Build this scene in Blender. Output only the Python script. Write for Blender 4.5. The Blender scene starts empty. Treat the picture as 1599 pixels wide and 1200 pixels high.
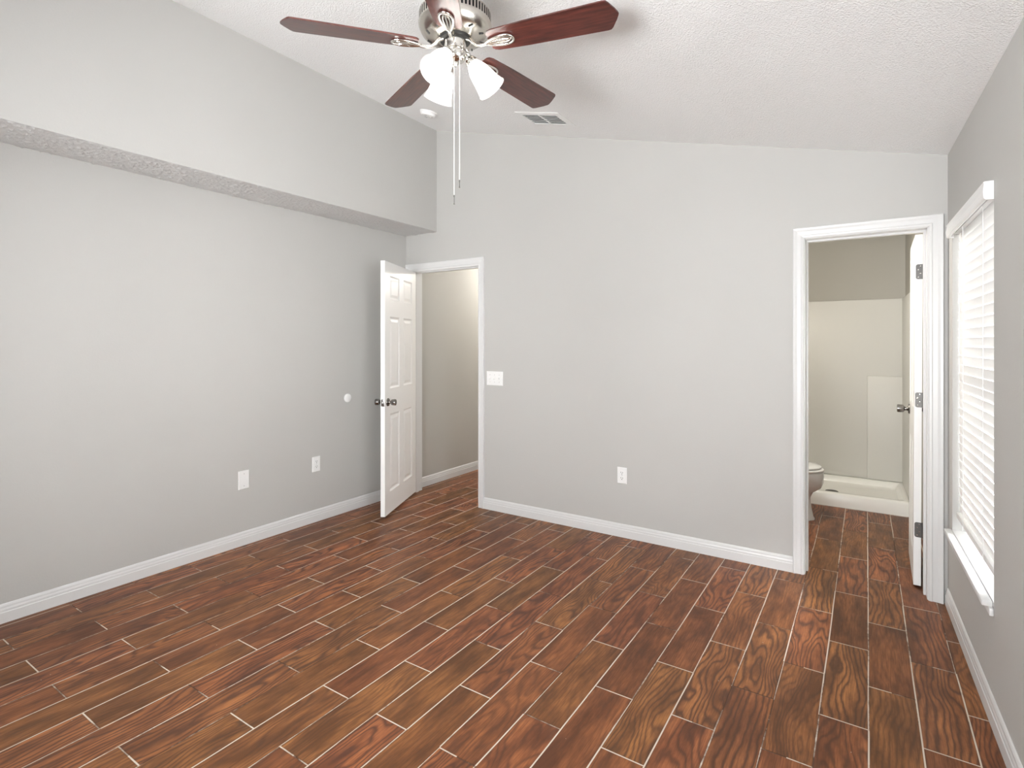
import bpy, bmesh, math, random
from mathutils import noise as mnoise
from mathutils import Vector, Matrix
random.seed(7)
R = math.radians
S = bpy.context.scene
COL = S.collection

# ------------------------------------------------------------------ camera, sky, daylight, fill lights, exposure
CAM_LOC = (3.615, -3.708, 1.398)
YAW = R(33.218)
cam_d = bpy.data.cameras.new('camera')
cam = bpy.data.objects.new('camera', cam_d); COL.objects.link(cam)
cam.location = CAM_LOC
cam.rotation_euler = (R(90), 0, YAW)
cam_d.sensor_fit = 'HORIZONTAL'; cam_d.sensor_width = 36.0
cam_d.lens = 845.3 / 1599 * 36.0
cam_d.shift_y = -(600 - 536.4) / 1599
cam_d.clip_start = 0.02
S.camera = cam

world = bpy.data.worlds.new('sky'); S.world = world
world.use_nodes = True
wb = world.node_tree.nodes['Background']
wb.inputs[0].default_value = (0.93, 0.97, 1.0, 1); wb.inputs[1].default_value = 3.0

S.view_settings.view_transform = 'Standard'
try: S.view_settings.look = 'None'
except Exception: pass
S.view_settings.gamma = 1.0
S.view_settings.use_curve_mapping = False
S.view_settings.exposure = 0.12
S.cycles.use_denoising = True
S.cycles.max_bounces = 10
S.cycles.diffuse_bounces = 6
S.cycles.transparent_max_bounces = 12
S.cycles.sample_clamp_indirect = 8.0

# room constants (metres): back wall y=0, left wall x=0, camera side is -y
W0 = 3.9795                 # back right corner
TR = math.tan(R(1.516))     # the window wall runs slightly out of square
SD, SZ = 0.3746, 2.405      # bulkhead depth and underside height
CT, CR = 3.3128, 2.4078     # ceiling height at bulkhead and at window wall
K = (CR - CT) / (W0 - SD)
WT = 0.135                  # partition thickness
YR = -5.2                   # wall behind the camera
def ceil_z(x): return CT + K * (x - SD)
nR = math.hypot(1, TR)
MR = Matrix(((TR/nR, 1/nR, 0, W0), (-1/nR, TR/nR, 0, 0), (0, 0, 1, 0), (0, 0, 0, 1)))   # local x: along window wall towards camera, y: outwards
CANG = math.atan(-K)
def MC(x, y): return Matrix.Translation((x, y, ceil_z(x))) @ Matrix.Rotation(CANG, 4, 'Y')

def area(name, mat, sx, sy, power, color=(1, 1, 1)):
    d = bpy.data.lights.new(name, 'AREA'); d.shape = 'RECTANGLE'; d.size = sx; d.size_y = sy
    d.energy = power; d.color = color
    o = bpy.data.objects.new(name, d); COL.objects.link(o); o.matrix_world = mat
    return o
def aim(loc, target):
    v = Vector(target) - Vector(loc)
    return Matrix.Translation(loc) @ v.to_track_quat('-Z', 'Y').to_matrix().to_4x4()
# daylight outside the side window, then added fill from behind the camera
a = MR @ Vector((0.61, 0.55, 1.25)); b = MR @ Vector((0.61, 0, 1.2))
area('daylight_side_window', aim(a, b), 1.3, 1.8, 3300, (0.96, 0.985, 1.0))
area('fill_light_rear', aim((2.5, YR - 0.5, 1.5), (2.5, YR + 1, 1.45)), 2.4, 1.7, 105, (0.96, 0.985, 1.0))  # fill through an unseen window added behind the camera
a = MR @ Vector((2.55, 0.5, 1.5)); b = (0, -0.9, 1.35)
area('fill_light_right', aim(a, b), 1.5, 1.7, 44, (0.96, 0.985, 1.0))  # fill aimed at the left wall through an added, unseen window
# added uplights outside the unseen windows, to brighten the ceiling
area('ceiling_fill_rear', aim((2.5, YR - 0.75, 0.75), (2.5, YR + 2.2, 2.6)), 2.4, 1.2, 365, (0.98, 0.99, 1.0))
a = MR @ Vector((2.55, 0.62, 0.55)); b = (1.8, -1.3, 2.9)
area('ceiling_fill_right', aim(a, b), 1.3, 1.0, 75, (0.98, 0.99, 1.0))

def point(name, loc, power, rad, color):
    d = bpy.data.lights.new(name, 'POINT'); d.energy = power; d.shadow_soft_size = rad; d.color = color
    o = bpy.data.objects.new(name, d); COL.objects.link(o); o.location = loc
    return o

# ------------------------------------------------------------------ materials
def mat(name, color, rough=0.5, metal=0.0, spec=0.5):
    m = bpy.data.materials.new(name); m.use_nodes = True
    b = m.node_tree.nodes['Principled BSDF']
    b.inputs['Base Color'].default_value = (*color, 1)
    b.inputs['Roughness'].default_value = rough
    b.inputs['Metallic'].default_value = metal
    b.inputs['Specular IOR Level'].default_value = spec
    return m
class NB:
    """short node builder"""
    def __init__(s, m): s.t = m.node_tree; s.n = s.t.nodes; s.l = s.t.links
    def new(s, t, **kw):
        n = s.n.new(t)
        for k, v in kw.items(): setattr(n, k, v)
        return n
    def put(s, sock, v):
        if hasattr(v, 'is_output'): s.l.new(v, sock)
        else: sock.default_value = v
    def math(s, op, a, b=0.0, c=0.0, clamp=False):
        n = s.new('ShaderNodeMath', operation=op, use_clamp=clamp)
        s.put(n.inputs[0], a); s.put(n.inputs[1], b); s.put(n.inputs[2], c)
        return n.outputs[0]
    def noise(s, vec, scale, detail=2.0, rough=0.5, dim='3D'):
        n = s.new('ShaderNodeTexNoise', noise_dimensions=dim)
        s.put(n.inputs['Vector'], vec); s.put(n.inputs['Scale'], scale)
        s.put(n.inputs['Detail'], detail); s.put(n.inputs['Roughness'], rough)
        return n.outputs['Fac']
    def xyz(s, x, y, z=0.0):
        n = s.new('ShaderNodeCombineXYZ'); s.put(n.inputs[0], x); s.put(n.inputs[1], y); s.put(n.inputs[2], z)
        return n.outputs[0]
    def ramp(s, f, stops):
        n = s.new('ShaderNodeValToRGB'); e = n.color_ramp.elements
        while len(e) < len(stops): e.new(0.5)
        for q, (p, c) in zip(e, stops): q.position = p; q.color = (*c, 1)
        s.put(n.inputs[0], f); return n.outputs[0]
    def mix(s, f, a, b, mode='MIX'):
        n = s.new('ShaderNodeMix', data_type='RGBA', blend_type=mode)
        s.put(n.inputs[0], f); s.put(n.inputs[6], a); s.put(n.inputs[7], b)
        return n.outputs[2]
    def maprange(s, v, a, b, c, d):
        n = s.new('ShaderNodeMapRange'); s.put(n.inputs[0], v)
        for i, q in enumerate((a, b, c, d)): n.inputs[1+i].default_value = q
        return n.outputs[0]
    def bump(s, h, strength, dist):
        n = s.new('ShaderNodeBump'); s.put(n.inputs['Height'], h)
        n.inputs['Strength'].default_value = strength; n.inputs['Distance'].default_value = dist
        return n.outputs[0]
    def coord(s): return s.new('ShaderNodeTexCoord').outputs['Object']

def wall_paint(name, color, bump=0.12):
    m = mat(name, color, 0.62, 0, 0.3); q = NB(m); b = q.n['Principled BSDF']; c = q.coord()
    n = q.noise(c, 85, 3, 0.55)
    q.l.new(q.bump(n, bump, 0.004), b.inputs['Normal'])
    v = q.noise(c, 1.3, 2)
    col = q.mix(q.maprange(v, 0.3, 0.7, 0, 1), (*[x*0.985 for x in color], 1), (*[min(1, x*1.015) for x in color], 1))
    q.l.new(col, b.inputs['Base Color'])
    return m
def popcorn(name, color, strength=0.55, dist=0.009, scale=1.0):
    m = mat(name, color, 0.85, 0, 0.2); q = NB(m); b = q.n['Principled BSDF']; c = q.coord()
    n1 = q.noise(c, 140*scale, 3, 0.6); n2 = q.noise(c, 62*scale, 2, 0.5)
    h = q.math('ADD', q.maprange(n1, 0.35, 0.75, 0, 1), q.math('MULTIPLY', n2, 0.7))
    q.l.new(q.bump(h, strength, dist), b.inputs['Normal'])
    return m

def floor_material():
    m = mat('wood_look_tile', (0.2, 0.1, 0.06), 0.35); q = NB(m); b = q.n['Principled BSDF']
    P, L = 0.1553, 0.606
    sep = q.new('ShaderNodeSeparateXYZ'); q.l.new(q.coord(), sep.inputs[0])
    x, y = sep.outputs[0], sep.outputs[1]
    wob = q.math('MULTIPLY', q.math('SUBTRACT', q.noise(q.xyz(x, y), 2.2, 1), 0.5), 0.006)
    u = q.math('DIVIDE', q.math('SUBTRACT', q.math('ADD', x, wob), 2.690), P)
    k = q.math('FLOOR', u); fu = q.math('SUBTRACT', u, k)
    odd = q.math('FLOORED_MODULO', k, 2.0)
    v = q.math('DIVIDE', q.math('ADD', q.math('ADD', y, 0.462), q.math('MULTIPLY', odd, -0.307)), L)
    r = q.math('FLOOR', v); fv = q.math('SUBTRACT', v, r)
    wn = q.new('ShaderNodeTexWhiteNoise', noise_dimensions='3D'); q.l.new(q.xyz(k, r, 3.7), wn.inputs['Vector'])
    rnd = wn.outputs['Value']; sc = q.new('ShaderNodeSeparateColor'); q.l.new(wn.outputs['Color'], sc.inputs[0])
    r1, r2, r3 = sc.outputs[0], sc.outputs[1], sc.outputs[2]
    # distance to the tile edge in metres
    du = q.math('MULTIPLY', q.math('MINIMUM', fu, q.math('SUBTRACT', 1.0, fu)), P)
    dv = q.math('MULTIPLY', q.math('MINIMUM', fv, q.math('SUBTRACT', 1.0, fv)), L)
    d = q.math('MINIMUM', du, dv)
    # grain in the tile's own coordinates
    gx = q.math('ADD', q.math('MULTIPLY', fu, P), q.math('MULTIPLY', r1, 37.0))
    gy = q.math('ADD', q.math('MULTIPLY', fv, L), q.math('MULTIPLY', r2, 53.0))
    field = q.noise(q.xyz(q.math('MULTIPLY', gx, 9.0), q.math('MULTIPLY', gy, 2.1), r3), 1.0, 1.5, 0.45)
    warp = q.noise(q.xyz(q.math('MULTIPLY', gx, 45.0), q.math('MULTIPLY', gy, 16.0), r3), 1.0, 2, 0.5)
    ph = q.math('ADD', q.math('MULTIPLY', field, q.maprange(r3, 0, 1, 32, 85)), q.math('MULTIPLY', warp, 3.5))
    ph = q.math('ADD', ph, q.math('MULTIPLY', gx, q.maprange(r2, 0, 1, 150, 330)))
    ring = q.math('MULTIPLY_ADD', q.math('SINE', ph), 0.5, 0.5)
    ring = q.math('POWER', ring, 2.2)
    fibre = q.noise(q.xyz(q.math('MULTIPLY', gx, 230.0), q.math('MULTIPLY', gy, 9.0), r1), 1.0, 3, 0.65)
    blot = q.noise(q.xyz(q.math('MULTIPLY', gx, 15.0), q.math('MULTIPLY', gy, 3.6), r2), 1.0, 4, 0.62)
    blotm = q.maprange(blot, 0.36, 0.66, 0, 1)
    cathedral = q.maprange(r1, 0.25, 0.7, 0.22, 0.85)
    dark = q.math('MULTIPLY', ring, cathedral)
    base = q.ramp(blotm, [(0.0, (0.100, 0.043, 0.022)), (0.45, (0.190, 0.080, 0.038)), (1.0, (0.310, 0.132, 0.060))])
    base = q.mix(q.math('MULTIPLY', q.maprange(fibre, 0.35, 0.7, 0, 1), 0.72), base, (0.098, 0.041, 0.022, 1))
    base = q.mix(dark, base, (0.052, 0.024, 0.016, 1))
    tone = q.maprange(rnd, 0, 1, 0.98, 1.62)
    hs = q.new('ShaderNodeHueSaturation'); hs.inputs['Saturation'].default_value = 1.07
    q.l.new(base, hs.inputs['Color']); q.l.new(tone, hs.inputs['Value'])
    q.l.new(q.maprange(r2, 0, 1, 0.493, 0.507), hs.inputs['Hue'])
    tile = hs.outputs[0]
    edge = q.maprange(d, 0.0, 0.006, 0.55, 1.0)
    em = q.new('ShaderNodeMix', data_type='RGBA', blend_type='MULTIPLY'); em.inputs[0].default_value = 1
    q.l.new(tile, em.inputs[6]); q.l.new(q.xyz(edge, edge, edge), em.inputs[7]); tile = em.outputs[2]
    # grout: pale where it is clean, brown where it is worn or stained
    gn = q.noise(q.xyz(x, y), 1.9, 3, 0.6); gn2 = q.noise(q.xyz(x, y), 38.0, 2, 0.6)
    side = q.math('LESS_THAN', du, dv)
    wn2 = q.new('ShaderNodeTexWhiteNoise', noise_dimensions='3D')
    q.l.new(q.xyz(q.math('ROUND', u), q.math('ROUND', v), side), wn2.inputs['Vector'])
    clean = q.math('ADD', q.math('ADD', q.math('MULTIPLY', gn, 0.9), q.math('MULTIPLY', gn2, 0.28)), q.math('MULTIPLY', wn2.outputs['Value'], 0.36))
    clean = q.maprange(clean, 0.58, 0.76, 0, 1)
    gcol = q.mix(clean, (0.085, 0.046, 0.030, 1), (0.62, 0.54, 0.45, 1))
    half = q.maprange(clean, 0, 1, 0.0010, 0.0021)
    gm = q.math('SUBTRACT', 1.0, q.math('SMOOTH_MIN', 1.0, q.math('DIVIDE', q.math('MAXIMUM', q.math('SUBTRACT', d, half), 0.0), 0.0010), 0.0))
    gm = q.math('MAXIMUM', gm, 0.0, clamp=True)
    # specks of paint and dust
    vo = q.new('ShaderNodeTexVoronoi'); vo.inputs['Scale'].default_value = 7.0; q.l.new(q.xyz(x, y), vo.inputs['Vector'])
    spk = q.math('LESS_THAN', vo.outputs['Distance'], 0.016)
    col = q.mix(gm, tile, gcol)
    col = q.mix(q.math('MULTIPLY', spk, 0.7), col, (0.55, 0.46, 0.36, 1))
    q.l.new(col, b.inputs['Base Color'])
    rough = q.math('ADD', q.maprange(fibre, 0.2, 0.8, 0.30, 0.46), q.math('MULTIPLY', gm, 0.35))
    q.l.new(rough, b.inputs['Roughness'])
    b.inputs['Specular IOR Level'].default_value = 0.22
    h = q.math('SUBTRACT', q.math('MULTIPLY', q.maprange(d, 0.0, 0.004, 0, 1), 1.0), q.math('MULTIPLY', q.math('ADD', ring, fibre), 0.12))
    q.l.new(q.bump(h, 0.35, 0.002), b.inputs['Normal'])
    return m

M = {}
M['wall'] = wall_paint('greige_wall_paint', (0.492, 0.486, 0.467))
M['hall'] = wall_paint('hall_wall_paint', (0.47, 0.46, 0.43))
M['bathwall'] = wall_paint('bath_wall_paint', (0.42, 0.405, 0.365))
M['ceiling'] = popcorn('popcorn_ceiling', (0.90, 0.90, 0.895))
M['soffit'] = popcorn('popcorn_soffit_shaded', (0.63, 0.627, 0.618), 0.35, 0.006, 1.2)  # ceiling's white popcorn darkened; the soffit's shade is put into the colour
M['trim'] = mat('white_trim_paint', (0.67, 0.67, 0.665), 0.32)
M['door'] = mat('white_door_paint', (0.86, 0.86, 0.85), 0.35)
M['plastic'] = mat('white_plastic', (0.82, 0.82, 0.81), 0.35)
M['slot'] = mat('dark_slot', (0.03, 0.03, 0.03), 0.6)
M['screw'] = mat('steel_screw', (0.5, 0.5, 0.5), 0.35, 1.0)
M['nickel'] = mat('brushed_nickel', (0.62, 0.59, 0.54), 0.26, 1.0)
M['chain'] = mat('ball_chain_metal', (0.85, 0.84, 0.80), 0.35, 0.4)
M['bright_nickel'] = mat('polished_nickel', (0.74, 0.72, 0.68), 0.16, 1.0)
M['hardware'] = mat('satin_chrome_hardware', (0.25, 0.24, 0.23), 0.26, 1.0)
M['hinge'] = mat('dull_steel_hinge', (0.13, 0.125, 0.12), 0.38, 0.9)
M['black'] = mat('black_rubber', (0.015, 0.014, 0.013), 0.5)
M['floor'] = floor_material()
M['porcelain'] = mat('white_porcelain', (0.78, 0.78, 0.77), 0.12)
M['acrylic'] = mat('cream_acrylic', (0.66, 0.65, 0.615), 0.42)
M['tray'] = mat('acrylic_tray_lightened', (0.87, 0.86, 0.82), 0.22)  # panel acrylic whitened so the tray looks brighter lit
M['drain'] = mat('drain_metal', (0.10, 0.09, 0.08), 0.5, 0.6)
M['gap'] = mat('black_gap', (0.02, 0.02, 0.02), 0.9)

def blade_material():
    m = mat('cherry_blade', (0.09, 0.02, 0.015), 0.28); q = NB(m); b = q.n['Principled BSDF']
    sep = q.new('ShaderNodeSeparateXYZ'); q.l.new(q.coord(), sep.inputs[0])
    g = q.noise(q.xyz(q.math('MULTIPLY', sep.outputs[0], 7.0), q.math('MULTIPLY', sep.outputs[1], 75.0), 0.0), 1.0, 4, 0.6)
    c = q.ramp(q.maprange(g, 0.3, 0.7, 0, 1), [(0, (0.030, 0.010, 0.009)), (0.5, (0.070, 0.018, 0.014)), (1, (0.120, 0.032, 0.022))])
    q.l.new(c, b.inputs['Base Color'])
    b.inputs['Coat Weight'].default_value = 0.6; b.inputs['Coat Roughness'].default_value = 0.2
    return m
M['blade'] = blade_material()

def translucent(name, color, trans, rough=0.4):
    m = bpy.data.materials.new(name); m.use_nodes = True; q = NB(m)
    out = q.n['Material Output']; b = q.n['Principled BSDF']
    b.inputs['Base Color'].default_value = (*color, 1); b.inputs['Roughness'].default_value = rough
    t = q.new('ShaderNodeBsdfTranslucent'); t.inputs[0].default_value = (*color, 1)
    mx = q.new('ShaderNodeMixShader'); mx.inputs[0].default_value = trans
    q.l.new(b.outputs[0], mx.inputs[1]); q.l.new(t.outputs[0], mx.inputs[2]); q.l.new(mx.outputs[0], out.inputs[0])
    return m
M['slat'] = translucent('white_blind_slat', (0.93, 0.93, 0.92), 0.033)
M['shade'] = translucent('frosted_glass_shade', (0.97, 0.965, 0.95), 0.75, 0.25)
def glass(name):
    m = bpy.data.materials.new(name); m.use_nodes = True; q = NB(m)
    out = q.n['Material Output']; q.n.remove(q.n['Principled BSDF'])
    t = q.new('ShaderNodeBsdfTransparent'); g = q.new('ShaderNodeBsdfGlossy'); g.inputs['Roughness'].default_value = 0.02
    f = q.new('ShaderNodeFresnel'); f.inputs[0].default_value = 1.45
    mx = q.new('ShaderNodeMixShader'); q.l.new(f.outputs[0], mx.inputs[0])
    q.l.new(t.outputs[0], mx.inputs[1]); q.l.new(g.outputs[0], mx.inputs[2]); q.l.new(mx.outputs[0], out.inputs[0])
    return m
M['glass'] = glass('window_glass')
def emit(name, color, st):
    m = bpy.data.materials.new(name); m.use_nodes = True; q = NB(m)
    out = q.n['Material Output']; e = q.new('ShaderNodeEmission'); e.inputs[0].default_value = (*color, 1); e.inputs[1].default_value = st
    q.l.new(e.outputs[0], out.inputs[0]); return m
M['bulb'] = emit('lit_bulb', (1, 0.98, 0.955), 900.0)

# ------------------------------------------------------------------ mesh helpers
I4 = Matrix.Identity(4)
class MB:
    def __init__(s): s.bm = bmesh.new()
    def face(s, vs, mi=0, smooth=False):
        try: f = s.bm.faces.new(vs)
        except ValueError: return None
        f.material_index = mi; f.smooth = smooth; return f
    def box(s, lo, hi, m=I4, bev=0.0, seg=2, mi=0):
        t = bmesh.new()
        vs = [t.verts.new(m @ Vector((x, y, z))) for x in (lo[0], hi[0]) for y in (lo[1], hi[1]) for z in (lo[2], hi[2])]
        for f in ((0,1,3,2), (4,6,7,5), (0,4,5,1), (2,3,7,6), (0,2,6,4), (1,5,7,3)): t.faces.new([vs[i] for i in f])
        if bev > 0: bmesh.ops.bevel(t, geom=t.edges[:], offset=bev, segments=seg, profile=0.5, affect='EDGES')
        s.merge(t, mi, bev > 0); return s
    def merge(s, t, mi=0, smooth=False):
        mp = {v: s.bm.verts.new(v.co) for v in t.verts}
        for f in t.faces: s.face([mp[v] for v in f.verts], mi, smooth)
        t.free()
    def lathe(s, prof, m=I4, seg=48, mi=0, smooth=True, close=False, sx=1.0, sy=1.0):
        rings = []
        for (r, z) in prof:
            if r < 1e-6: rings.append([s.bm.verts.new(m @ Vector((0, 0, z)))])
            else: rings.append([s.bm.verts.new(m @ Vector((sx*r*math.cos(2*math.pi*i/seg), sy*r*math.sin(2*math.pi*i/seg), z))) for i in range(seg)])
        prs = list(zip(rings, rings[1:])) + ([(rings[-1], rings[0])] if close else [])
        for a, b in prs:
            for i in range(seg):
                j = (i+1) % seg
                if len(a) == 1 and len(b) == 1: continue
                if len(a) == 1: s.face([a[0], b[j], b[i]], mi, smooth)
                elif len(b) == 1: s.face([a[i], a[j], b[0]], mi, smooth)
                else: s.face([a[i], a[j], b[j], b[i]], mi, smooth)
        return s
    def loft(s, rings, cap=True, mi=0, smooth=True, loop=False):
        vr = [[s.bm.verts.new(Vector(p)) for p in r] for r in rings]
        n = len(vr[0])
        prs = list(zip(vr, vr[1:])) + ([(vr[-1], vr[0])] if loop else [])
        for a, b in prs:
            for i in range(n): s.face([a[i], a[(i+1) % n], b[(i+1) % n], b[i]], mi, smooth)
        if cap and not loop: s.face(vr[0][::-1], mi); s.face(vr[-1], mi)
        return s
    def tube(s, pts, rad, seg=10, mi=0, closed=False, cap=True):
        pts = [Vector(p) for p in pts]; n = len(pts)
        rad = rad if isinstance(rad, (list, tuple)) else [rad]*n
        rings = []; up = None
        for i in range(n):
            if closed: t = pts[(i+1) % n] - pts[i-1]
            else: t = pts[min(i+1, n-1)] - pts[max(i-1, 0)]
            t.normalize()
            if up is None:
                up = Vector((0, 0, 1)) if abs(t.z) < 0.9 else Vector((1, 0, 0))
            a = t.cross(up).normalized(); b = a.cross(t).normalized(); up = b
            rings.append([pts[i] + rad[i]*(math.cos(2*math.pi*j/seg)*a + math.sin(2*math.pi*j/seg)*b) for j in range(seg)])
        return s.loft(rings, cap, mi, True, closed)
    def prism(s, poly, depth, m=I4, mi=0, smooth=False):
        """poly in local x,y; extruded along local z by depth"""
        a = [s.bm.verts.new(m @ Vector((p[0], p[1], 0))) for p in poly]
        b = [s.bm.verts.new(m @ Vector((p[0], p[1], depth))) for p in poly]
        n = len(poly)
        s.face(a[::-1], mi); s.face(b, mi)
        for i in range(n): s.face([a[i], a[(i+1) % n], b[(i+1) % n], b[i]], mi, smooth)
        return s
    def build(s, name, mats, parent=None, loc=None, mw=None, sharp=40):
        bmesh.ops.recalc_face_normals(s.bm, faces=s.bm.faces[:])
        me = bpy.data.meshes.new(name)
        mats = mats if isinstance(mats, (list, tuple)) else [mats]
        if loc is not None: bmesh.ops.translate(s.bm, verts=s.bm.verts[:], vec=-Vector(loc))
        s.bm.to_mesh(me); s.bm.free()
        for q in mats: me.materials.append(q)
        if any(p.use_smooth for p in me.polygons): me.set_sharp_from_angle(angle=R(sharp))
        o = bpy.data.objects.new(name, me); COL.objects.link(o)
        if parent is not None: o.parent = parent
        if loc is not None: o.location = loc
        if mw is not None: o.matrix_local = mw
        return o
def tag(o, label=None, cat=None, group=None, kind=None):
    for k, v in (('label', label), ('category', cat), ('group', group), ('kind', kind)):
        if v: o[k] = v
    return o
def empty(name, m=I4):
    o = bpy.data.objects.new(name, None); COL.objects.link(o); o.matrix_world = m; o.empty_display_size = 0.05
    return o
def struct(o): o['kind'] = 'structure'; return o

# ------------------------------------------------------------------ shell
struct(MB().box((-0.1, YR - 0.1, -0.1), (4.35, 3.2, 0.0)).build('floor', M['floor']))

XO1, XO2 = 0.076, 0.842          # bedroom door opening
ZO1 = 2.062
XP1, XP2 = 3.305, 3.891          # bathroom door opening
ZO2 = 2.028
poly = [(-0.001, 0), (XO1 - 0.018, 0), (XO1 - 0.018, ZO1 + 0.018), (XO2 + 0.018, ZO1 + 0.018), (XO2 + 0.018, 0),
        (XP1 - 0.018, 0), (XP1 - 0.018, ZO2 + 0.018), (XP2 + 0.018, ZO2 + 0.018), (XP2 + 0.018, 0), (W0, 0),
        (W0, ceil_z(W0)), (SD, ceil_z(SD)), (0.0, ceil_z(SD))]
XZ = Matrix(((1, 0, 0, 0), (0, 0, 1, 0), (0, 1, 0, 0), (0, 0, 0, 1)))     # local x,y,z -> world x,z,y
struct(MB().prism(poly, WT, XZ).build('wall_back', M['wall']))
struct(MB().box((-0.12, YR - 0.1, 0), (0, 0.0, 3.5)).build('wall_left', M['wall']))
struct(MB().box((-0.12, 0.0, 0), (0, 3.2, 3.5)).build('wall_hall_left', M['hall']))
struct(MB().box((0, 3.1, 0), (1.6, 3.2, 2.44)).build('wall_hall_end', M['hall']))
struct(MB().box((1.5, WT, 0), (1.6, 3.1, 2.44)).build('wall_hall_right', M['hall']))
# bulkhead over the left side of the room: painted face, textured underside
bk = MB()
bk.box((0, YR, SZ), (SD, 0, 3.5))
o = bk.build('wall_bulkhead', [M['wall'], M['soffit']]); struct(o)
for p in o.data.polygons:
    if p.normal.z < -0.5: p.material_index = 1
# sprayed popcorn texture on the underside, real bumps
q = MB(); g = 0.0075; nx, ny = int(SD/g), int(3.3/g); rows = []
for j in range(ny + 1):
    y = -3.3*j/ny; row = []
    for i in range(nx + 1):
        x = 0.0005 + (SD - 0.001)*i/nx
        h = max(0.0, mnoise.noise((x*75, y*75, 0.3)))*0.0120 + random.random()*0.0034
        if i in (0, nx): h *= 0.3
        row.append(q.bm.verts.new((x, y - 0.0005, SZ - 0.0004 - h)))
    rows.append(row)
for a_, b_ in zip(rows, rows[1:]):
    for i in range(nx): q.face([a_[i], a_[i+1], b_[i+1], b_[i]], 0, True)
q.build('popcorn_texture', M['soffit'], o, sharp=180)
# sloped ceiling
pc = [(SD - 0.01, ceil_z(SD - 0.01)), (4.4, ceil_z(4.4)), (4.4, ceil_z(4.4) + 0.1), (SD - 0.01, ceil_z(SD - 0.01) + 0.1)]
mc = Matrix(((1, 0, 0, 0), (0, 0, 1, YR - 0.1), (0, 1, 0, 0), (0, 0, 0, 1)))
struct(MB().prism(pc, -YR + 0.1, mc).build('ceiling', M['ceiling']))
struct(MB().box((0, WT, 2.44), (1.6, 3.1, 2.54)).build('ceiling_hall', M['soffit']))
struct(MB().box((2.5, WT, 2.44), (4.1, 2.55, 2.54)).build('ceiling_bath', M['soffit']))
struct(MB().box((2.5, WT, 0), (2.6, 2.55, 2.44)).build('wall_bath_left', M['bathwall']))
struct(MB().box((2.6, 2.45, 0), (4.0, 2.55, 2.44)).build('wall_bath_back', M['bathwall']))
# window wall (slightly out of square), with the window opening; the same wall runs on past the bathroom
WS0, WS1, WZ0, WZ1 = 0.150, 1.068, 0.425, 2.000
def wr(cells, name, m):
    q = MB()
    for lo, hi in cells: q.box(lo, hi, MR)
    return struct(q.build(name, m))
TO = 0.16
wr([((0, 0, 0), (WS0, TO, 2.6)), ((WS1, 0, 0), (1.9, TO, 2.6)), ((3.2, 0, 0), (5.3, TO, 2.6)), ((1.9, 0, 0), (3.2, TO, 0.7)), ((1.9, 0, 2.1), (3.2, TO, 2.6)), ((WS0, 0, 0), (WS1, TO, WZ0)), ((WS0, 0, WZ1), (WS1, TO, 2.6))], 'wall_right', M['wall'])
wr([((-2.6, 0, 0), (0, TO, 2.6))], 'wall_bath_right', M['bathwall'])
# wall behind the camera with an added wide window
q = MB()
for lo, hi in (((0, 0), (1.4, 3.5)), ((3.6, 0), (4.3, 3.5)), ((1.4, 0), (3.6, 0.75)), ((1.4, 2.15), (3.6, 3.5))):
    q.box((lo[0], YR - 0.1, lo[1]), (hi[0], YR, hi[1]))
struct(q.build('wall_rear', M['wall']))
q = MB()
for lo, hi in (((1.40, 0.75), (1.45, 2.15)), ((3.55, 0.75), (3.60, 2.15)), ((1.45, 0.75), (3.55, 0.80)), ((1.45, 2.10), (3.55, 2.15)), ((2.47, 0.8), (2.53, 2.1))):
    q.box((lo[0], YR - 0.08, lo[1]), (hi[0], YR - 0.02, hi[1]))
w2 = struct(q.build('added_window_rear', M['trim']))  # unseen window, added to let fill light in from behind
MB().box((1.45, YR - 0.052, 0.80), (3.55, YR - 0.048, 2.10)).build('pane', M['glass'], w2)

q = MB()
for lo, hi in (((1.9, 0.7), (1.95, 2.1)), ((3.15, 0.7), (3.2, 2.1)), ((1.95, 0.7), (3.15, 0.75)), ((1.95, 2.05), (3.15, 2.1)), ((1.95, 1.38), (3.15, 1.42))):
    q.box((lo[0], 0.075, lo[1]), (hi[0], 0.135, hi[1]), MR)
w3 = struct(q.build('added_window_right', M['trim']))  # window added out of view to let fill light onto the left wall
MB().box((1.95, 0.103, 0.75), (3.15, 0.107, 2.05), MR).build('pane', M['glass'], w3)

# baseboards: stepped profile swept along a straight run
BB = [(0, 0), (0.014, 0), (0.014, 0.052), (0.0115, 0.056), (0.0115, 0.066), (0.009, 0.074), (0.0085, 0.083), (0.005, 0.091), (0.002, 0.094), (0, 0.094)]
def baseboard(name, a, b, inward):
    """a,b floor points on the wall face, inward: unit vector into the room"""
    a, b = Vector((*a, 0)), Vector((*b, 0)); n = Vector((*inward, 0)); up = Vector((0, 0, 1))
    q = MB(); q.loft([[p + n*d + up*z for d, z in BB] for p in (a, b)], smooth=False)
    return struct(q.build(name, M['trim']))
rs = lambda s, t=0: tuple((MR @ Vector((s, t, 0)))[:2])
ri = tuple((MR.to_3x3() @ Vector((0, -1, 0)))[:2])
baseboard('baseboard_left', (0, YR), (0, -0.002), (1, 0))
baseboard('baseboard_back', (0.908, 0), (3.240, 0), (0, -1))
baseboard('baseboard_right', rs(0.018), rs(5.2), ri)
baseboard('baseboard_hall', (0, WT + 0.02), (0, 3.1), (1, 0))

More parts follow.
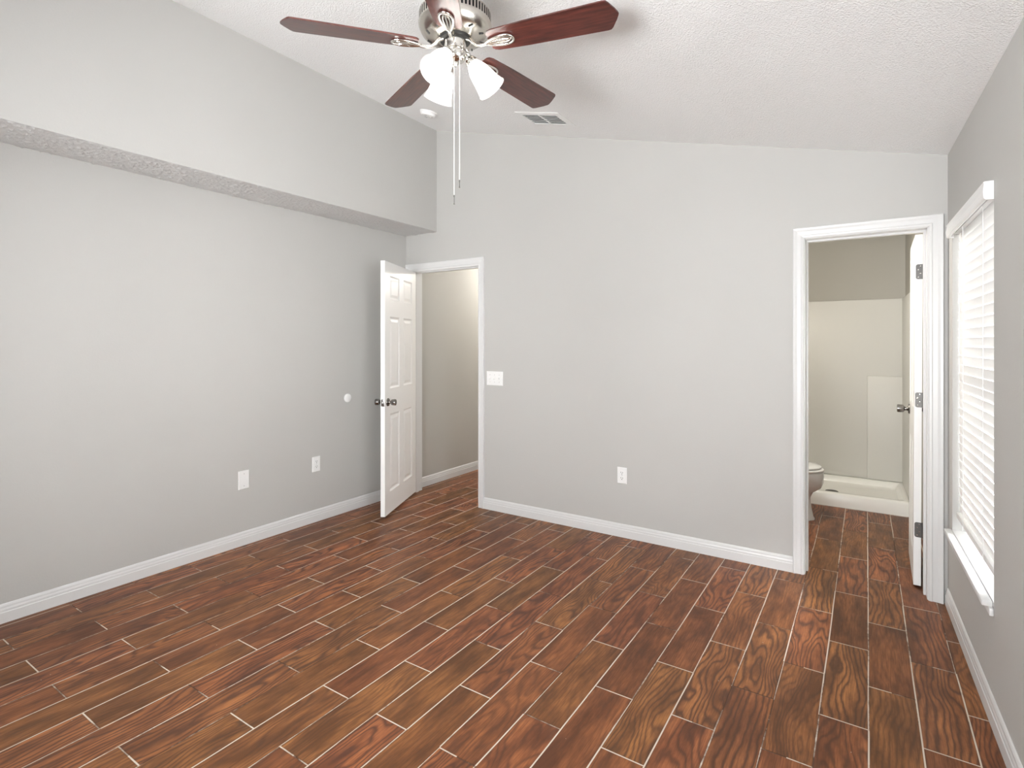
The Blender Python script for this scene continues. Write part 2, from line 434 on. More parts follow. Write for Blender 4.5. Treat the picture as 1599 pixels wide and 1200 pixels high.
# door linings: jambs with stops, and moulded casings
CAS = [(0, 0), (0, 0.009), (0.10, 0.013), (0.22, 0.0145), (0.30, 0.011), (0.62, 0.0125), (0.80, 0.017), (0.95, 0.019), (1.0, 0.016), (1.0, 0)]   # fraction of width from opening, projection
def casing(name, x1, x2, z, wl, wr_, wh, y=0.0, dirn=-1):
    """mitred three-sided casing around an opening"""
    q = MB()
    rings = []
    for (cx, cz, fx, fz) in ((x1, 0, -1, 0), (x1, z, -1, 1), (x2, z, 1, 1), (x2, 0, 1, 0)):
        w = wl if fx < 0 else wr_
        rings.append([Vector((cx + fx*f*w, y + dirn*pj, cz + fz*f*wh)) for f, pj in CAS])
    q.loft(rings, smooth=False)
    return q.build(name, M['trim'])
def jambs(x1, x2, z, parent, stop_y):
    q = MB(); t = 0.018
    q.box((x1 - t, 0, 0), (x1, WT, z + t), bev=0.001, seg=1); q.box((x2, 0, 0), (x2 + t, WT, z + t), bev=0.001, seg=1); q.box((x1, 0, z), (x2, WT, z + t), bev=0.001, seg=1)
    o = q.build('jamb', M['trim'], parent)
    q = MB(); s = 0.011
    rings = []
    for (cx, cz, fx, fz) in ((x1, 0, 1, 0), (x1, z, 1, -1), (x2, z, -1, -1), (x2, 0, -1, 0)):
        rings.append([Vector((cx + fx*a*s, yy, cz + fz*a*s)) for a, yy in ((0, stop_y), (1, stop_y), (1, stop_y + 0.034), (0, stop_y + 0.034))])
    q.loft(rings, smooth=False)
    q.build('door_stop', M['trim'], parent)
t1 = struct(casing('trim_1', XO1 - 0.006, XO2 + 0.006, ZO1 - 0.004, 0.068, 0.060, 0.074))
jambs(XO1, XO2, ZO1, t1, 0.040)
MB().box((XO2 - 0.0015, 0.008, 0.90), (XO2, 0.036, 0.96)).build('strike_plate', M['hardware'], t1)
t2 = struct(casing('trim_2', XP1 - 0.005, XP2 + 0.005, ZO2 + 0.004, 0.060, 0.066, 0.063))
jambs(XP1, XP2, ZO2, t2, 0.062)
t3 = struct(casing('trim_3', XP1 - 0.005, XP2 + 0.005, ZO2 + 0.004, 0.060, 0.02, 0.063, WT, 1))

# ------------------------------------------------------------------ panelled doors
def leaf_mesh(w, h, t=0.035):
    """six-panel slab, hinge edge at x=0, spans +x; thickness 0..t in y; bottom z=0"""
    q = MB(); bm = q.bm
    st, ms = 0.108*w/0.75, 0.100*w/0.75
    pw = (w - 2*st - ms)/2
    xs = [0, st, st + pw, st + pw + ms, w - st, w]
    zs = [0, 0.173, 0.802, 1.010, 1.593, 1.730, 1.925, h]
    for side in (0, 1):
        y0 = 0 if side == 0 else t; sg = 1 if side == 0 else -1
        g = {}
        V = lambda x, z, d=0.0: bm.verts.new((x, y0 + sg*d, z))
        for i, x in enumerate(xs):
            for j, z in enumerate(zs): g[i, j] = V(x, z)
        for i in range(5):
            for j in range(7):
                c = [g[i, j], g[i+1, j], g[i+1, j+1], g[i, j+1]]
                if i in (1, 3) and j in (1, 3, 5):
                    x1, x2, z1, z2 = xs[i], xs[i+1], zs[j], zs[j+1]
                    prev = c
                    for ins, d in ((0.006, 0.004), (0.013, 0.0075), (0.022, 0.0075), (0.042, 0.0025)):
                        cur = [V(x1+ins, z1+ins, d), V(x2-ins, z1+ins, d), V(x2-ins, z2-ins, d), V(x1+ins, z2-ins, d)]
                        for a in range(4): q.face([prev[a], prev[(a+1) % 4], cur[(a+1) % 4], cur[a]])
                        prev = cur
                    q.face(prev)
                else: q.face(c)
    bmesh.ops.remove_doubles(bm, verts=bm.verts[:], dist=1e-6)
    ring = lambda x, z: [v for v in bm.verts if abs(v.co.x - x) < 1e-6 and abs(v.co.z - z) < 1e-6]
    def bridge(seq):
        for (a, b) in zip(seq, seq[1:]):
            va = sorted(ring(*a), key=lambda v: v.co.y); vb = sorted(ring(*b), key=lambda v: v.co.y)
            q.face([va[0], vb[0], vb[-1], va[-1]])
    bridge([(x, 0) for x in xs]); bridge([(x, h) for x in xs]); bridge([(0, z) for z in zs]); bridge([(w, z) for z in zs])
    return q
def knob_mesh(m):
    """rose and tulip knob along local +z"""
    return MB().lathe([(0, 0), (0.032, 0), (0.033, 0.003), (0.030, 0.008), (0.014, 0.011), (0.0105, 0.016), (0.0105, 0.027), (0.019, 0.031),
                       (0.0230, 0.035), (0.0245, 0.048), (0.0255, 0.061), (0.0245, 0.067), (0.020, 0.069), (0, 0.0695)], m, 32)
def hinge_mesh(q, z, h=0.085):
    """leaf on the hinge edge plus barrel; in the door's own frame (barrel at pivot)"""
    return q

def make_door(name, pivot, rotz, w, h, zb, knob_z, slab_dx, slab_dy, flip, hinge_zs, sag=0.0):
    """object origin at the hinge pin; slab spans local +x (or -x when flip)"""
    m = Matrix.Translation((pivot[0], pivot[1], 0)) @ Matrix.Rotation(sag, 4, 'Y') @ Matrix.Rotation(rotz, 4, 'Z')
    root = leaf_mesh(w, h)
    sx = -1 if flip else 1
    for v in root.bm.verts: v.co = Vector((sx*(v.co.x + slab_dx), v.co.y + slab_dy, v.co.z + zb))
    root = struct(root.build(name, M['door'])); root.matrix_world = m
    kx = sx*(slab_dx + w - 0.060)
    for sd in (-1, 1):
        yy = slab_dy if sd < 0 else slab_dy + 0.035
        km = Matrix.Translation((kx, yy, knob_z)) @ Matrix.Rotation(R(90)*(1 if sd < 0 else -1), 4, 'X')
        kb = knob_mesh(km).build('knob', M['hardware'], root)
        kb['label'] = 'satin chrome door knob'
    ex = sx*(slab_dx + w)
    lp = MB().box((min(ex, ex + sx*0.0015), slab_dy + 0.005, knob_z - 0.028), (max(ex, ex + sx*0.0015), slab_dy + 0.030, knob_z + 0.028), bev=0.0006)
    lp.box((min(ex, ex + sx*0.012), slab_dy + 0.011, knob_z - 0.012), (max(ex, ex + sx*0.012), slab_dy + 0.024, knob_z + 0.012), bev=0.002)
    lp.build('latch', M['hardware'], root)
    for z in hinge_zs:
        hg = MB()
        hg.lathe([(0, z - 0.046), (0.003, z - 0.045), (0.0062, z - 0.0425)] + [(0.0062, z + d*0.0170 - 0.0425 + e) for d in range(1, 5) for e in (-0.0006, 0.0006)]
                 + [(0.0062, z + 0.0425), (0.003, z + 0.045), (0, z + 0.046)], I4, 16)
        # leaf let into the edge of the slab, rounded corners on the far side
        y1, y2, rr = 0.0, slab_dy + (0.030 if slab_dy >= 0 else 0.005), 0.010
        if slab_dy < 0: y1, y2 = 0.0, slab_dy + 0.004
        sgn = 1 if y2 > y1 else -1
        pts = [(y1, z - 0.0425)] + [(y2 - sgn*rr + sgn*rr*math.sin(t), z - 0.0425 + rr - rr*math.cos(t)) for t in (0, .4, .8, 1.2, 1.57)] \
              + [(y2 - sgn*rr + sgn*rr*math.cos(t), z + 0.0425 - rr + rr*math.sin(t)) for t in (0, .4, .8, 1.2, 1.57)] + [(y1, z + 0.0425)]
        mm = Matrix(((0, 0, sx, sx*(slab_dx - 0.0018)), (1, 0, 0, 0), (0, 1, 0, 0), (0, 0, 0, 1)))
        hg.prism(pts, 0.0022, mm)
        h_o = hg.build('hinge', M['hinge'], root); h_o['label'] = 'grey metal hinge'
        ps = []
        for k2, dz in enumerate((-0.030, -0.010, 0.012, 0.032)):
            yy = y1 + (y2 - y1)*(0.70 if k2 % 2 == 0 else 0.45)
            sm = Matrix.Translation((sx*(slab_dx - 0.0018), yy, z + dz)) @ Matrix.Rotation(R(90)*(-sx), 4, 'Y')
            MB().lathe([(0, 0.0008), (0.0032, 0.0006), (0.0036, 0)], sm, 12).build('screw', M['bright_nickel'], h_o)
    return root
# bedroom door: pin on the room side, swung 65 degrees into the room
make_door('door_1', (0.075, -0.008), -R(65.5), 0.750, 2.032, 0.022, 0.925, 0.003, 0.008, False, (0.26, 1.07, 1.86))
# bathroom door: pin on the bathroom side, swung about 92 degrees inward
make_door('door_2', (3.8825, 0.150), -R(90.9), 0.575, 2.008, 0.012, 0.970, 0.003, -0.043, True, (0.331, 1.074, 1.807), 0.0045)

# ------------------------------------------------------------------ window and blind
w1 = MB()
fr = 0.045
for lo, hi in (((WS0, WZ0), (WS0 + fr, WZ1)), ((WS1 - fr, WZ0), (WS1, WZ1)), ((WS0 + fr, WZ0), (WS1 - fr, WZ0 + fr)), ((WS0 + fr, WZ1 - fr), (WS1 - fr, WZ1))):
    w1.box((lo[0], 0.075, lo[1]), (hi[0], 0.135, hi[1]), MR, 0.002, 1)
w1 = struct(w1.build('window_1', M['trim']))
zm = (WZ0 + WZ1)/2
for (z1, z2, tt) in ((WZ0 + fr, zm + 0.02, 0.085), (zm - 0.02, WZ1 - fr, 0.108)):
    q = MB(); a, b2 = WS0 + fr, WS1 - fr; rw = 0.055
    for lo, hi in (((a, z1), (a + rw, z2)), ((b2 - rw, z1), (b2, z2)), ((a + rw, z1), (b2 - rw, z1 + rw)), ((a + rw, z2 - rw), (b2 - rw, z2))):
        q.box((lo[0], tt, lo[1]), (hi[0], tt + 0.022, hi[1]), MR, 0.001, 1)
    sash = q.build('sash', M['trim'], w1)
    MB().box((a + rw - 0.005, tt + 0.009, z1 + rw - 0.005), (b2 - rw + 0.005, tt + 0.013, z2 - rw + 0.005), MR).build('pane', M['glass'], sash)
    g = MB()
    for k2 in (1, 2):
        xx = a + rw + (b2 - a - 2*rw)*k2/3
        g.box((xx - 0.009, tt + 0.003, z1 + rw), (xx + 0.009, tt + 0.008, z2 - rw), MR)
    zz = (z1 + z2)/2
    g.box((a + rw, tt + 0.003, zz - 0.009), (b2 - rw, tt + 0.008, zz + 0.009), MR)
    g.build('muntin', M['trim'], sash)
# stool and apron
q = MB()
q.box((WS0 - 0.016, -0.034, WZ0 - 0.006), (WS1 - 0.010, -0.0005, WZ0 + 0.016), MR, 0.005, 3)
q.box((WS0 + 0.0005, -0.0005, WZ0 + 0.0005), (WS1 - 0.0005, 0.075, WZ0 + 0.016), MR)
st = struct(q.build('trim_4', M['trim']))
MB().box((WS0 - 0.008, -0.014, WZ0 - 0.034), (WS1 + 0.004, -0.0005, WZ0 - 0.006), MR, 0.003, 2).build('apron', M['trim'], st)

bl = empty('window_blind', MR @ Matrix.Translation((0.61, 0.03, WZ0 + 0.07)))
bli = bl.matrix_world.inverted()
tag(bl, 'closed white slatted blind hanging in the window of the right wall', 'blind')
def bpart(q, name, m): return q.build(name, m, bl)
LM = bli @ MR
bpart(MB().box((WS0 + 0.006, 0.004, WZ1 - 0.046), (WS1 - 0.006, 0.056, WZ1 - 0.004), LM, 0.003, 2), 'headrail', M['plastic'])
vq = MB(); vz0, vz1 = WZ1 - 0.070, WZ1 - 0.002
vprof = [(-0.024, vz0), (-0.030, vz0 + 0.006), (-0.032, vz0 + 0.030), (-0.029, vz0 + 0.058), (-0.031, vz1 - 0.003), (-0.027, vz1), (-0.020, vz1), (-0.020, vz0)]
vq.loft([[LM @ Vector((s, t, z)) for t, z in vprof] for s in (WS0 + 0.045, WS1 + 0.004)], smooth=False)
vq.box((WS1 - 0.004, -0.022, vz0), (WS1 + 0.004, -0.001, vz1), LM)
vq.box((WS0 + 0.045, -0.022, vz0), (WS0 + 0.053, -0.001, vz1), LM)
bpart(vq, 'valance', M['plastic'])
SL0, SL1 = WS0 + 0.008, WS1 - 0.008
zt, zb_ = WZ1 - 0.050, 0.536
NS = 32; pitch = (zt - zb_)/NS
def slat_mesh(zc):
    tilt = R(82); hw = 0.0262; q = MB(); top, bot = [], []
    for k2 in range(7):
        f = -1 + 2*k2/6; c = 0.0022*(1 - f*f)
        lx, ln = f*hw, c
        for lst, dn in ((top, 0.0012), (bot, -0.0012)):
            n_ = ln + dn
            lst.append((0.030 - lx*math.cos(tilt) - n_*math.sin(tilt), lx*math.sin(tilt) - n_*math.cos(tilt)))
    sec = top + bot[::-1]
    q.loft([[LM @ Vector((s, t, zc + z)) for t, z in sec] for s in (SL0, SL1)], smooth=True)
    return q
s0 = bpart(slat_mesh(zb_ + 0.5*pitch), 'slat', M['slat'])
for k2 in range(1, NS):
    c = s0.copy(); c.parent = bl; c.location = s0.location + Vector((0, 0, k2*pitch)); COL.objects.link(c)
bpart(MB().box((SL0, 0.014, zb_ - 0.024), (SL1, 0.046, zb_ + 0.002), LM, 0.004, 2), 'bottom_rail', M['plastic'])
for s in (0.42, 0.86):
    bpart(MB().tube([LM @ Vector((s, 0.003, zb_ - 0.02)), LM @ Vector((s, 0.003, WZ1 - 0.05))], 0.0011, 6), 'ladder_cord', M['plastic'])

# ------------------------------------------------------------------ ceiling fan
FX, FY, FZ = 2.215, -1.992, 2.600
fan = empty('ceiling_fan', Matrix.Translation((FX, FY, ceil_z(FX))))
tag(fan, 'five-blade cherry wood and nickel ceiling fan with three lit glass shades', 'ceiling fan')
DZ = -ceil_z(FX)
Tf = Matrix.Translation((0, 0, DZ))            # parts are written in world heights about the fan axis
# canopy follows the sloped ceiling
q = MB(); rings = []
for r, z in ((0.030, 2.775), (0.055, 2.790), (0.070, 2.812), (0.075, None)):
    ring = []
    for i in range(40):
        t = 2*math.pi*i/40; x_, y_ = r*math.cos(t), r*math.sin(t)
        zz = (ceil_z(FX + x_) - 0.0005) if z is None else z
        ring.append((x_, y_, zz + DZ))
    rings.append(ring)
q.loft(rings); q.build('canopy', M['nickel'], fan)
MB().lathe([(0.020, 2.745), (0.020, 2.785)], Tf, 24).build('downrod', M['nickel'], fan)
q = MB()
q.lathe([(0.050, 2.668), (0.052, 2.640), (0.068, 2.634), (0.073, 2.634), (0.098, 2.638), (0.120, 2.646), (0.135, 2.658), (0.143, 2.672), (0.147, 2.683), (0.148, 2.690), (0.1455, 2.692)], Tf, 96)
NV = 120
zr = [(0.1455, 2.692), (0.1455, 2.696), (0.1455, 2.728), (0.1455, 2.732), (0.138, 2.742), (0.115, 2.750), (0.070, 2.756), (0.020, 2.758)]
rg = []
for r, z in zr: rg.append([q.bm.verts.new((r*math.cos(2*math.pi*i/NV), r*math.sin(2*math.pi*i/NV), z + DZ)) for i in range(NV)])
for a in range(len(rg) - 1):
    for i in range(NV):
        j = (i+1) % NV
        if a == 1 and i % 2 == 0:
            ins = [q.bm.verts.new((v.co.x*0.94, v.co.y*0.94, v.co.z)) for v in (rg[a][i], rg[a][j], rg[a+1][j], rg[a+1][i])]
            ov = [rg[a][i], rg[a][j], rg[a+1][j], rg[a+1][i]]
            q.face(ins, 1)
            for e in range(4): q.face([ov[e], ov[(e+1) % 4], ins[(e+1) % 4], ins[e]], 1)
        else: q.face([rg[a][i], rg[a][j], rg[a+1][j], rg[a+1][i]], 0, True)
q.build('motor_housing', [M['nickel'], M['slot']], fan)
for k2 in range(10):
    t = R(36*k2 + 18)
    m_ = Tf @ Matrix.Rotation(t, 4, 'Z') @ Matrix.Translation((0.112, 0, 2.6415)) @ Matrix.Rotation(R(-22), 4, 'Y') @ Matrix.Rotation(R(35), 4, 'Z')
    MB().box((-0.010, -0.0028, -0.0022), (0.010, 0.0028, 0.0022), m_, 0.001, 1).build('vent_slot', M['slot'], fan)
MB().lathe([(0, 2.650), (0.064, 2.650), (0.066, 2.636), (0.062, 2.627), (0.046, 2.625)], Tf, 48).build('flywheel', M['black'], fan)
q = MB().lathe([(0.044, 2.640), (0.045, 2.592), (0.0435, 2.590), (0.0435, 2.588), (0.045, 2.586), (0.045, 2.566), (0.040, 2.552), (0.026, 2.543), (0.012, 2.540), (0.010, 2.530), (0.006, 2.524), (0, 2.523)], Tf, 40)
q.build('switch_housing', M['bright_nickel'], fan)

BA0 = 228.517
BOUT = [(0.150, 0.040), (0.158, 0.050), (0.175, 0.056), (0.300, 0.062), (0.614, 0.0715), (0.624, 0.0695), (0.633, 0.060), (0.651, 0.027), (0.6605, 0.006), (0.6625, 0.0)]
def blade_mesh():
    up = BOUT; dn = [(x, -y) for x, y in BOUT[::-1][1:]]
    q = MB(); t = bmesh.new()
    a = [t.verts.new((x, y, -0.003)) for x, y in up + dn]; b = [t.verts.new((x, y, 0.003)) for x, y in up + dn]
    n = len(a); t.faces.new(a[::-1]); t.faces.new(b)
    for i in range(n): t.faces.new([a[i], a[(i+1) % n], b[(i+1) % n], b[i]])
    es = [e for e in t.edges if abs(e.verts[0].co.z - e.verts[1].co.z) < 1e-6]
    bmesh.ops.bevel(t, geom=es, offset=0.0012, segments=2, affect='EDGES')
    q.merge(t); return q
def iron_mesh():
    """cast arm ending in an open leaf-shaped plate under the blade"""
    q = MB()
    # the arm drops out of the flywheel and runs to the plate
    q.tube([(0.052, 0, 0.030), (0.068, 0, 0.022), (0.082, 0, 0.004), (0.098, 0, -0.008), (0.120, 0, -0.012), (0.142, 0, -0.010)], [0.0085, 0.0085, 0.008, 0.0075, 0.0070, 0.0070], 12)
    def leaf(r0, r1, hw, n=40):
        out = []
        for i in range(n):
            t = 2*math.pi*i/n; c = math.cos(t)
            x = (r0 + r1)/2 + (r1 - r0)/2*c
            y = hw*math.sin(t)*(0.78 + 0.32*c)
            out.append((x, y, -0.0085))
        return out
    q.tube(leaf(0.136, 0.252, 0.031), 0.0052, 10, closed=True)
    q.tube(leaf(0.142, 0.238, 0.0155), 0.0038, 8, closed=True)
    q.tube([(0.138, 0, -0.0085), (0.19, 0, -0.009), (0.246, 0, -0.0085)], [0.006, 0.0042, 0.004], 8)
    return q
pitchM = Matrix.Rotation(R(-11), 4, 'X')
bl0 = blade_mesh().build('blade', M['blade'], fan)
ir0 = iron_mesh().build('blade_iron', M['bright_nickel'], fan)
for k2 in range(5):
    rm = Tf @ Matrix.Translation((0, 0, FZ)) @ Matrix.Rotation(R(BA0 + 72*k2), 4, 'Z')
    if k2 == 0: b_, i_ = bl0, ir0
    else:
        b_ = bl0.copy(); i_ = ir0.copy(); b_.parent = fan; i_.parent = fan; COL.objects.link(b_); COL.objects.link(i_)
    b_.matrix_local = rm @ pitchM
    i_.matrix_local = rm @ Matrix.Rotation(R(-8), 4, 'X')
# three shades on short arms
def shade_profile():
    outer = [(0.0245, 0.0), (0.027, 0.008), (0.034, 0.022), (0.041, 0.040), (0.0455, 0.062), (0.049, 0.085), (0.054, 0.108), (0.0605, 0.126), (0.0625, 0.130)]
    inner = [(r - 0.003, z) for r, z in outer[::-1]]
    return outer + inner
for k2, ang in enumerate((279, 39, 159)):
    rm = Tf @ Matrix.Rotation(R(ang), 4, 'Z')
    dn = R(52); ax = Vector((math.cos(dn), 0, -math.sin(dn)))
    neck = Vector((0.149, 0, 2.440)) - ax*0.130
    # local +z of the shade points along ax
    sm = rm @ Matrix.Translation(neck) @ ax.to_track_quat('Z', 'Y').to_matrix().to_4x4()
    q = MB().tube([rm @ Vector(p) for p in ((0.038, 0, 2.578), (0.050, 0, 2.579), (0.058, 0, 2.572), tuple(neck - ax*0.018))], 0.0075, 12)
    arm = q.build('lamp_arm', M['bright_nickel'], fan)
    MB().lathe([(0, -0.022), (0.018, -0.022), (0.0215, -0.016), (0.0265, -0.004), (0.0275, 0.004), (0.0255, 0.005), (0, 0.004)], sm, 32).build('socket_cup', M['bright_nickel'], arm)
    MB().lathe(shade_profile(), sm, 48, close=True).build('lamp_shade', M['shade'], arm)
    MB().lathe([(0.012, 0.006), (0.013, 0.020), (0.022, 0.040), (0.0285, 0.060), (0.028, 0.074), (0.021, 0.088), (0.010, 0.094), (0, 0.095)], sm, 32).build('bulb', M['bulb'], arm)
# pull chains
rgt = Vector((math.cos(YAW), math.sin(YAW), 0)); fw = Vector((-math.sin(YAW), math.cos(YAW), 0))
for lat, zbm, fl_ in ((-0.001, 1.955, 0.036), (0.0205, 2.022, 0.030)):
    c = rgt*lat - fw*0.030
    q = MB(); zt_ = 2.560
    n = 150; zc = zbm + fl_
    pts, rad = [], []
    q.tube([(c.x, c.y, zt_ + DZ), (c.x, c.y, zc + DZ)], 0.0014, 8)
    ch = q.build('pull_chain', M['chain'], fan)
    MB().lathe([(0, zc + 0.004), (0.0022, zc + 0.002), (0.0028, zc - 0.004), (0.0018, zc - 0.008), (0.0018, zbm + 0.006), (0.0030, zbm + 0.004), (0.0030, zbm + 0.001), (0, zbm)],
               Tf @ Matrix.Translation((c.x, c.y, 0)), 14).build('pull_fob', M['hardware'], ch)

# ------------------------------------------------------------------ ceiling fittings
mv = MC(1.735, -0.41)
vent = empty('ceiling_vent', mv)
tag(vent, 'white metal air register with dark louvre gaps on the sloped ceiling', 'air vent')
q = MB(); OX, OY, IX, IY = 0.178, 0.128, 0.137, 0.092
rings = []
for hx, hy, z in ((OX, OY, 0), (OX, OY, -0.003), (IX + 0.008, IY + 0.008, -0.0085), (IX, IY, -0.0085), (IX, IY, 0)):
    rings.append([(-hx, -hy, z), (hx, -hy, z), (hx, hy, z), (-hx, hy, z)])
q.loft(rings, smooth=False, cap=False, loop=True)
q.box((-0.007, -IY, -0.0085), (0.007, IY, -0.002))
q.build('vent_frame', M['plastic'], vent)
MB().box((-IX, -IY, -0.0012), (IX, IY, -0.0002)).build('duct_opening', M['gap'], vent)
for sx in (-1, 1):
    q0 = None
    for k2 in range(6):
        yy = -IY + (k2 + 0.5)*2*IY/6
        m_ = Matrix.Translation((sx*(IX + 0.007)/2, yy, -0.0058)) @ Matrix.Rotation(R(38), 4, 'X')
        hl = (IX - 0.007)/2
        MB().box((-hl, -0.0085, -0.0006), (hl, 0.0085, 0.0006), m_).build('louvre', M['plastic'], vent)

ms = MC(0.724, -0.494)
sm_ = MB().lathe([(0, -0.0005), (0.068, -0.0005), (0.069, -0.010), (0.064, -0.013), (0.062, -0.018), (0.056, -0.031), (0.046, -0.035), (0.020, -0.036), (0, -0.036)], I4, 48).build('smoke_detector', M['plastic'])
sm_.matrix_world = ms
tag(sm_, 'round white smoke detector on the ceiling beside the bulkhead', 'smoke detector')
MB().lathe([(0, -0.0385), (0.010, -0.038), (0.012, -0.0355)], Matrix.Translation((0.018, 0.010, 0)), 20).build('test_button', M['plastic'], sm_)
for k2 in range(3):
    t = R(120*k2 + 40)
    MB().box((0.030, -0.011, -0.0362), (0.034, 0.011, -0.0345), Matrix.Rotation(t, 4, 'Z')).build('sound_slot', M['slot'], sm_)

# ------------------------------------------------------------------ wall plates
def plate(name, m, w, h):
    """plate in local x (wide), z (tall), facing local -y"""
    q = MB(); rings = []
    for dx, yy in ((0, 0), (0, -0.002), (0.0015, -0.0045), (0.004, -0.0058)):
        hx, hz = w/2 - dx, h/2 - dx
        rings.append([(-hx, yy, -hz), (hx, yy, -hz), (hx, yy, hz), (-hx, yy, hz)])
    q.loft(rings, smooth=False)
    o = q.build(name, M['plastic']); o.matrix_world = m
    return o
def plate_screw(o, x, z):
    MB().lathe([(0, 0.0012), (0.0028, 0.0009), (0.0033, 0)], Matrix.Translation((x, -0.0058, z)) @ Matrix.Rotation(R(90), 4, 'X'), 12).build('screw', M['screw'], o)
def outlet(m, label):
    o = plate('wall_outlet', m, 0.072, 0.117); tag(o, label, 'outlet', 'duplex wall outlets')
    for sg in (-1, 1):
        cz = sg*0.0195
        pts = [(0.017*math.cos(t), 0.0145*max(-0.93, min(0.93, 1.18*math.sin(t)))) for t in [2*math.pi*i/28 for i in range(28)]]
        mm = Matrix.Translation((0, -0.0056, cz)) @ Matrix.Rotation(R(90), 4, 'X')
        s_ = MB().prism(pts, 0.0022, mm).build('receptacle', M['plastic'], o)
        q = MB()
        q.box((-0.0078, -0.0082, cz - 0.001), (-0.0052, -0.0076, cz + 0.0085)); q.box((0.0052, -0.0082, cz - 0.001), (0.0078, -0.0076, cz + 0.0075))
        q.lathe([(0, 0.0004), (0.0030, 0.0004), (0.0030, 0)], Matrix.Translation((0, -0.0078, cz - 0.0075)) @ Matrix.Rotation(R(90), 4, 'X'), 12)
        q.build('contact_slots', M['slot'], s_)
    plate_screw(o, 0, 0)
    return o
def on_left(y, z): return Matrix.Translation((0, y, z)) @ Matrix.Rotation(R(90), 4, 'Z')
def on_back(x, z): return Matrix.Translation((x, 0, z))
outlet(on_left(-0.996, 0.450), 'white duplex outlet low on the left wall, beside the blank plate')
outlet(on_back(2.139, 0.443), 'white duplex outlet low on the wall between the two doorways')
bp = plate('blank_plate', on_left(-1.586, 0.451), 0.078, 0.127)
tag(bp, 'plain white blank cover plate low on the left wall', 'cover plate')
for z in (-0.042, 0.042): plate_screw(bp, 0, z)
sw = plate('light_switch', on_back(1.016, 1.104), 0.165, 0.117)
tag(sw, 'white triple light switch plate beside the bedroom doorway', 'light switch')
for k2 in (-1, 0, 1):
    q = MB().box((-0.0052 + 0.046*k2, -0.0064, -0.012), (0.0052 + 0.046*k2, -0.0056, 0.012), bev=0.0003, seg=1)
    s_ = q.build('switch_surround', M['plastic'], sw)
    mm = Matrix.Translation((0.046*k2, -0.006, 0.0)) @ Matrix.Rotation(R(28 if k2 < 1 else -28), 4, 'X')
    MB().box((-0.0038, -0.013, -0.0042), (0.0038, 0.002, 0.0042), mm, 0.001, 2).build('toggle', M['plastic'], s_)
    for z in (-0.030, 0.030): plate_screw(sw, 0.046*k2, z)
bu = MB().lathe([(0, 0.012), (0.026, 0.012), (0.033, 0.009), (0.036, 0.004), (0.036, 0)], I4, 40).build('wall_bumper', M['plastic'])
bu.matrix_world = Matrix.Translation((0, -0.688, 0.943)) @ Matrix.Rotation(R(90), 4, 'Y')
tag(bu, 'round white door bumper disc on the left wall', 'door bumper')

# ------------------------------------------------------------------ bathroom beyond the door
sh = empty('shower_stall', Matrix.Translation((3.25, 1.675, 0)))
tag(sh, 'cream moulded shower stall with low curb in the bathroom', 'shower')
def rel(o, base): return Matrix.Translation(-Vector(base))
SB = (3.25, 1.675, 0); RB = rel(None, SB)
X1, X2, Y1, Y2 = 2.606, 3.912, 1.675, 2.444
def rr(x1, x2, y1, y2, z, rad, n=5):
    out = []
    for cx, cy, a0 in ((x2 - rad, y2 - rad, 0), (x1 + rad, y2 - rad, 90), (x1 + rad, y1 + rad, 180), (x2 - rad, y1 + rad, 270)):
        for i in range(n): 
            t = R(a0 + 90*i/(n-1)); out.append(RB @ Vector((cx + rad*math.cos(t), cy + rad*math.sin(t), z)))
    return out
q = MB()
q.loft([rr(X1, X2, Y1, Y2, 0.001, 0.004), rr(X1, X2, Y1, Y2, 0.098, 0.004), rr(X1 + 0.006, X2 - 0.006, Y1 + 0.006, Y2 - 0.006, 0.112, 0.006), rr(X1 + 0.012, X2 - 0.012, Y1 + 0.014, Y2 - 0.012, 0.116, 0.008),
        rr(X1 + 0.045, X2 - 0.045, Y1 + 0.058, Y2 - 0.045, 0.115, 0.03), rr(X1 + 0.055, X2 - 0.055, Y1 + 0.070, Y2 - 0.055, 0.105, 0.035), rr(X1 + 0.075, X2 - 0.075, Y1 + 0.092, Y2 - 0.075, 0.066, 0.045),
        rr(X1 + 0.10, X2 - 0.10, Y1 + 0.12, Y2 - 0.10, 0.058, 0.05), rr(X1 + 0.45, X2 - 0.45, Y1 + 0.30, Y2 - 0.30, 0.052, 0.06)])
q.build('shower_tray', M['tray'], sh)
q = MB().box((X1, 2.420, 0.117), (X2, 2.444, 1.812), RB, 0.006, 2)
bp_ = q.build('back_panel', M['acrylic'], sh)
MB().box((3.620, 2.398, 0.118), (X2 - 0.004, 2.4205, 1.092), RB, 0.008, 3).build('shelf_panel', M['acrylic'], sh)
MB().box((-2.420, -0.026, 0.117), (-Y1 - 0.03, -0.001, 1.812), RB @ MR, 0.006, 2).build('side_panel', M['acrylic'], sh)
MB().box((X1, Y1 + 0.03, 0.117), (X1 + 0.020, 2.420, 1.812), RB, 0.006, 2).build('side_panel', M['acrylic'], sh)
MB().lathe([(0, 0.062), (0.046, 0.061), (0.052, 0.058), (0.052, 0.050)], RB @ Matrix.Translation((3.352, 1.985, 0)), 32).build('drain', M['drain'], sh)
# grout line along the curb
struct(MB().box((2.61, 1.671, 0.0), (3.89, 1.6752, 0.0045)).build('trim_5', M['acrylic']))

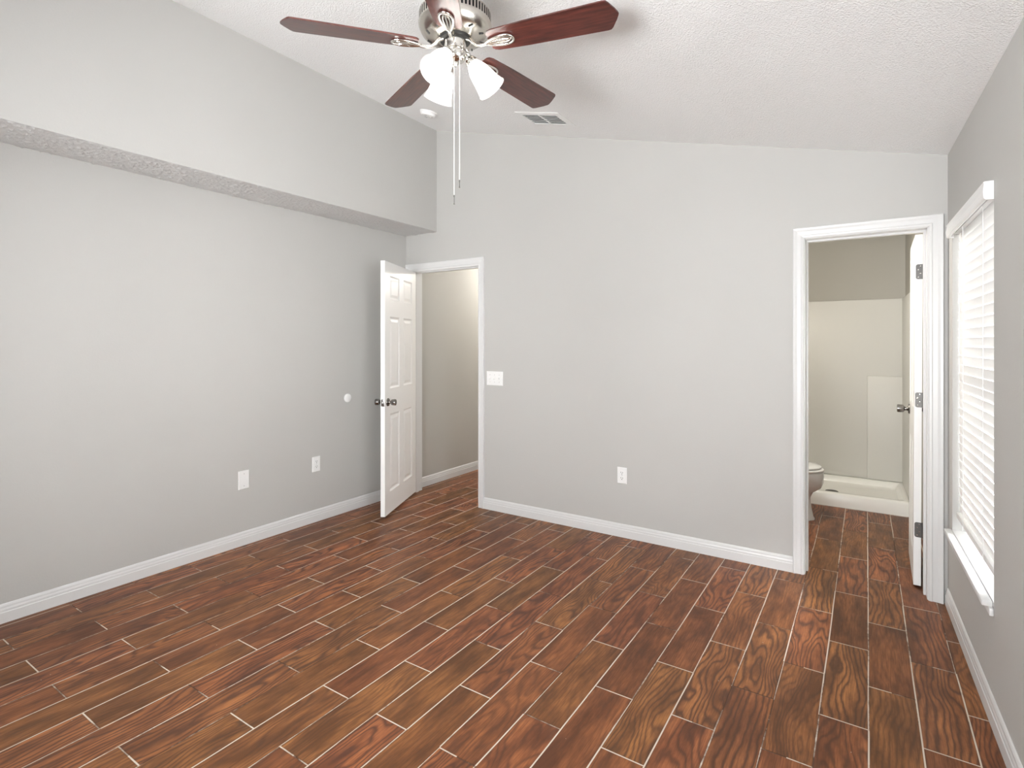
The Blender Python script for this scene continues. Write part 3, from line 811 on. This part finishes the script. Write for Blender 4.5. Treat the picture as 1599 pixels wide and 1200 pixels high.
TB = (3.10, 1.19, 0); RT = Matrix.Translation((3.10, 1.19, 0))
to = empty('toilet', RT)
tag(to, 'white toilet with closed lid beside the shower', 'toilet')
def oval(cx, hx, hy, z, n=40, back=1.0):
    out = []
    for i in range(n):
        t = 2*math.pi*i/n; c = math.cos(t)
        out.append((cx + hx*c*(1 if c > 0 else back), hy*math.sin(t), z))
    return out
q = MB()
q.loft([oval(-0.10, 0.272, 0.105, 0.0), oval(-0.10, 0.273, 0.107, 0.012), oval(-0.10, 0.264, 0.100, 0.026), oval(-0.10, 0.250, 0.093, 0.10), oval(-0.10, 0.242, 0.092, 0.17), oval(-0.08, 0.240, 0.107, 0.215),
        oval(-0.04, 0.255, 0.140, 0.255), oval(-0.015, 0.247, 0.165, 0.300), oval(-0.005, 0.240, 0.178, 0.340), oval(0, 0.236, 0.182, 0.370), oval(0, 0.234, 0.182, 0.384), oval(0, 0.226, 0.175, 0.388)])
q.build('bowl', M['porcelain'], to)
q = MB().loft([oval(0.002, 0.226, 0.178, 0.391), oval(0.002, 0.234, 0.186, 0.394), oval(0.002, 0.235, 0.187, 0.404), oval(0.002, 0.228, 0.180, 0.409)])
q.build('seat', M['porcelain'], to)
q = MB().loft([oval(-0.004, 0.216, 0.172, 0.413), oval(-0.004, 0.223, 0.178, 0.416), oval(-0.004, 0.224, 0.179, 0.424), oval(-0.004, 0.214, 0.170, 0.431), oval(-0.004, 0.150, 0.120, 0.436), oval(-0.004, 0.05, 0.04, 0.437)])
q.build('lid', M['porcelain'], to)
q = MB().box((-0.47, -0.20, 0.388), (-0.275, 0.20, 0.72), bev=0.02, seg=3); q.build('tank', M['porcelain'], to)
q = MB().box((-0.480, -0.21, 0.7205), (-0.265, 0.21, 0.755), bev=0.010, seg=3); q.build('tank_lid', M['porcelain'], to)
q = MB().tube([(-0.272, 0.14, 0.66), (-0.258, 0.14, 0.66), (-0.252, 0.10, 0.655), (-0.252, 0.07, 0.65)], 0.006, 10); q.build('flush_lever', M['hardware'], to)

# ------------------------------------------------------------------ lamps of the hall and the bathroom
point('hall_ceiling_light', (0.55, 1.85, 2.30), 66.0, 0.06, (1.0, 0.95, 0.87))
point('bath_light', (2.95, 0.45, 2.05), 38.0, 0.10, (1.0, 0.95, 0.86))  # unseen bathroom lamp added without a fixture, placed for even light
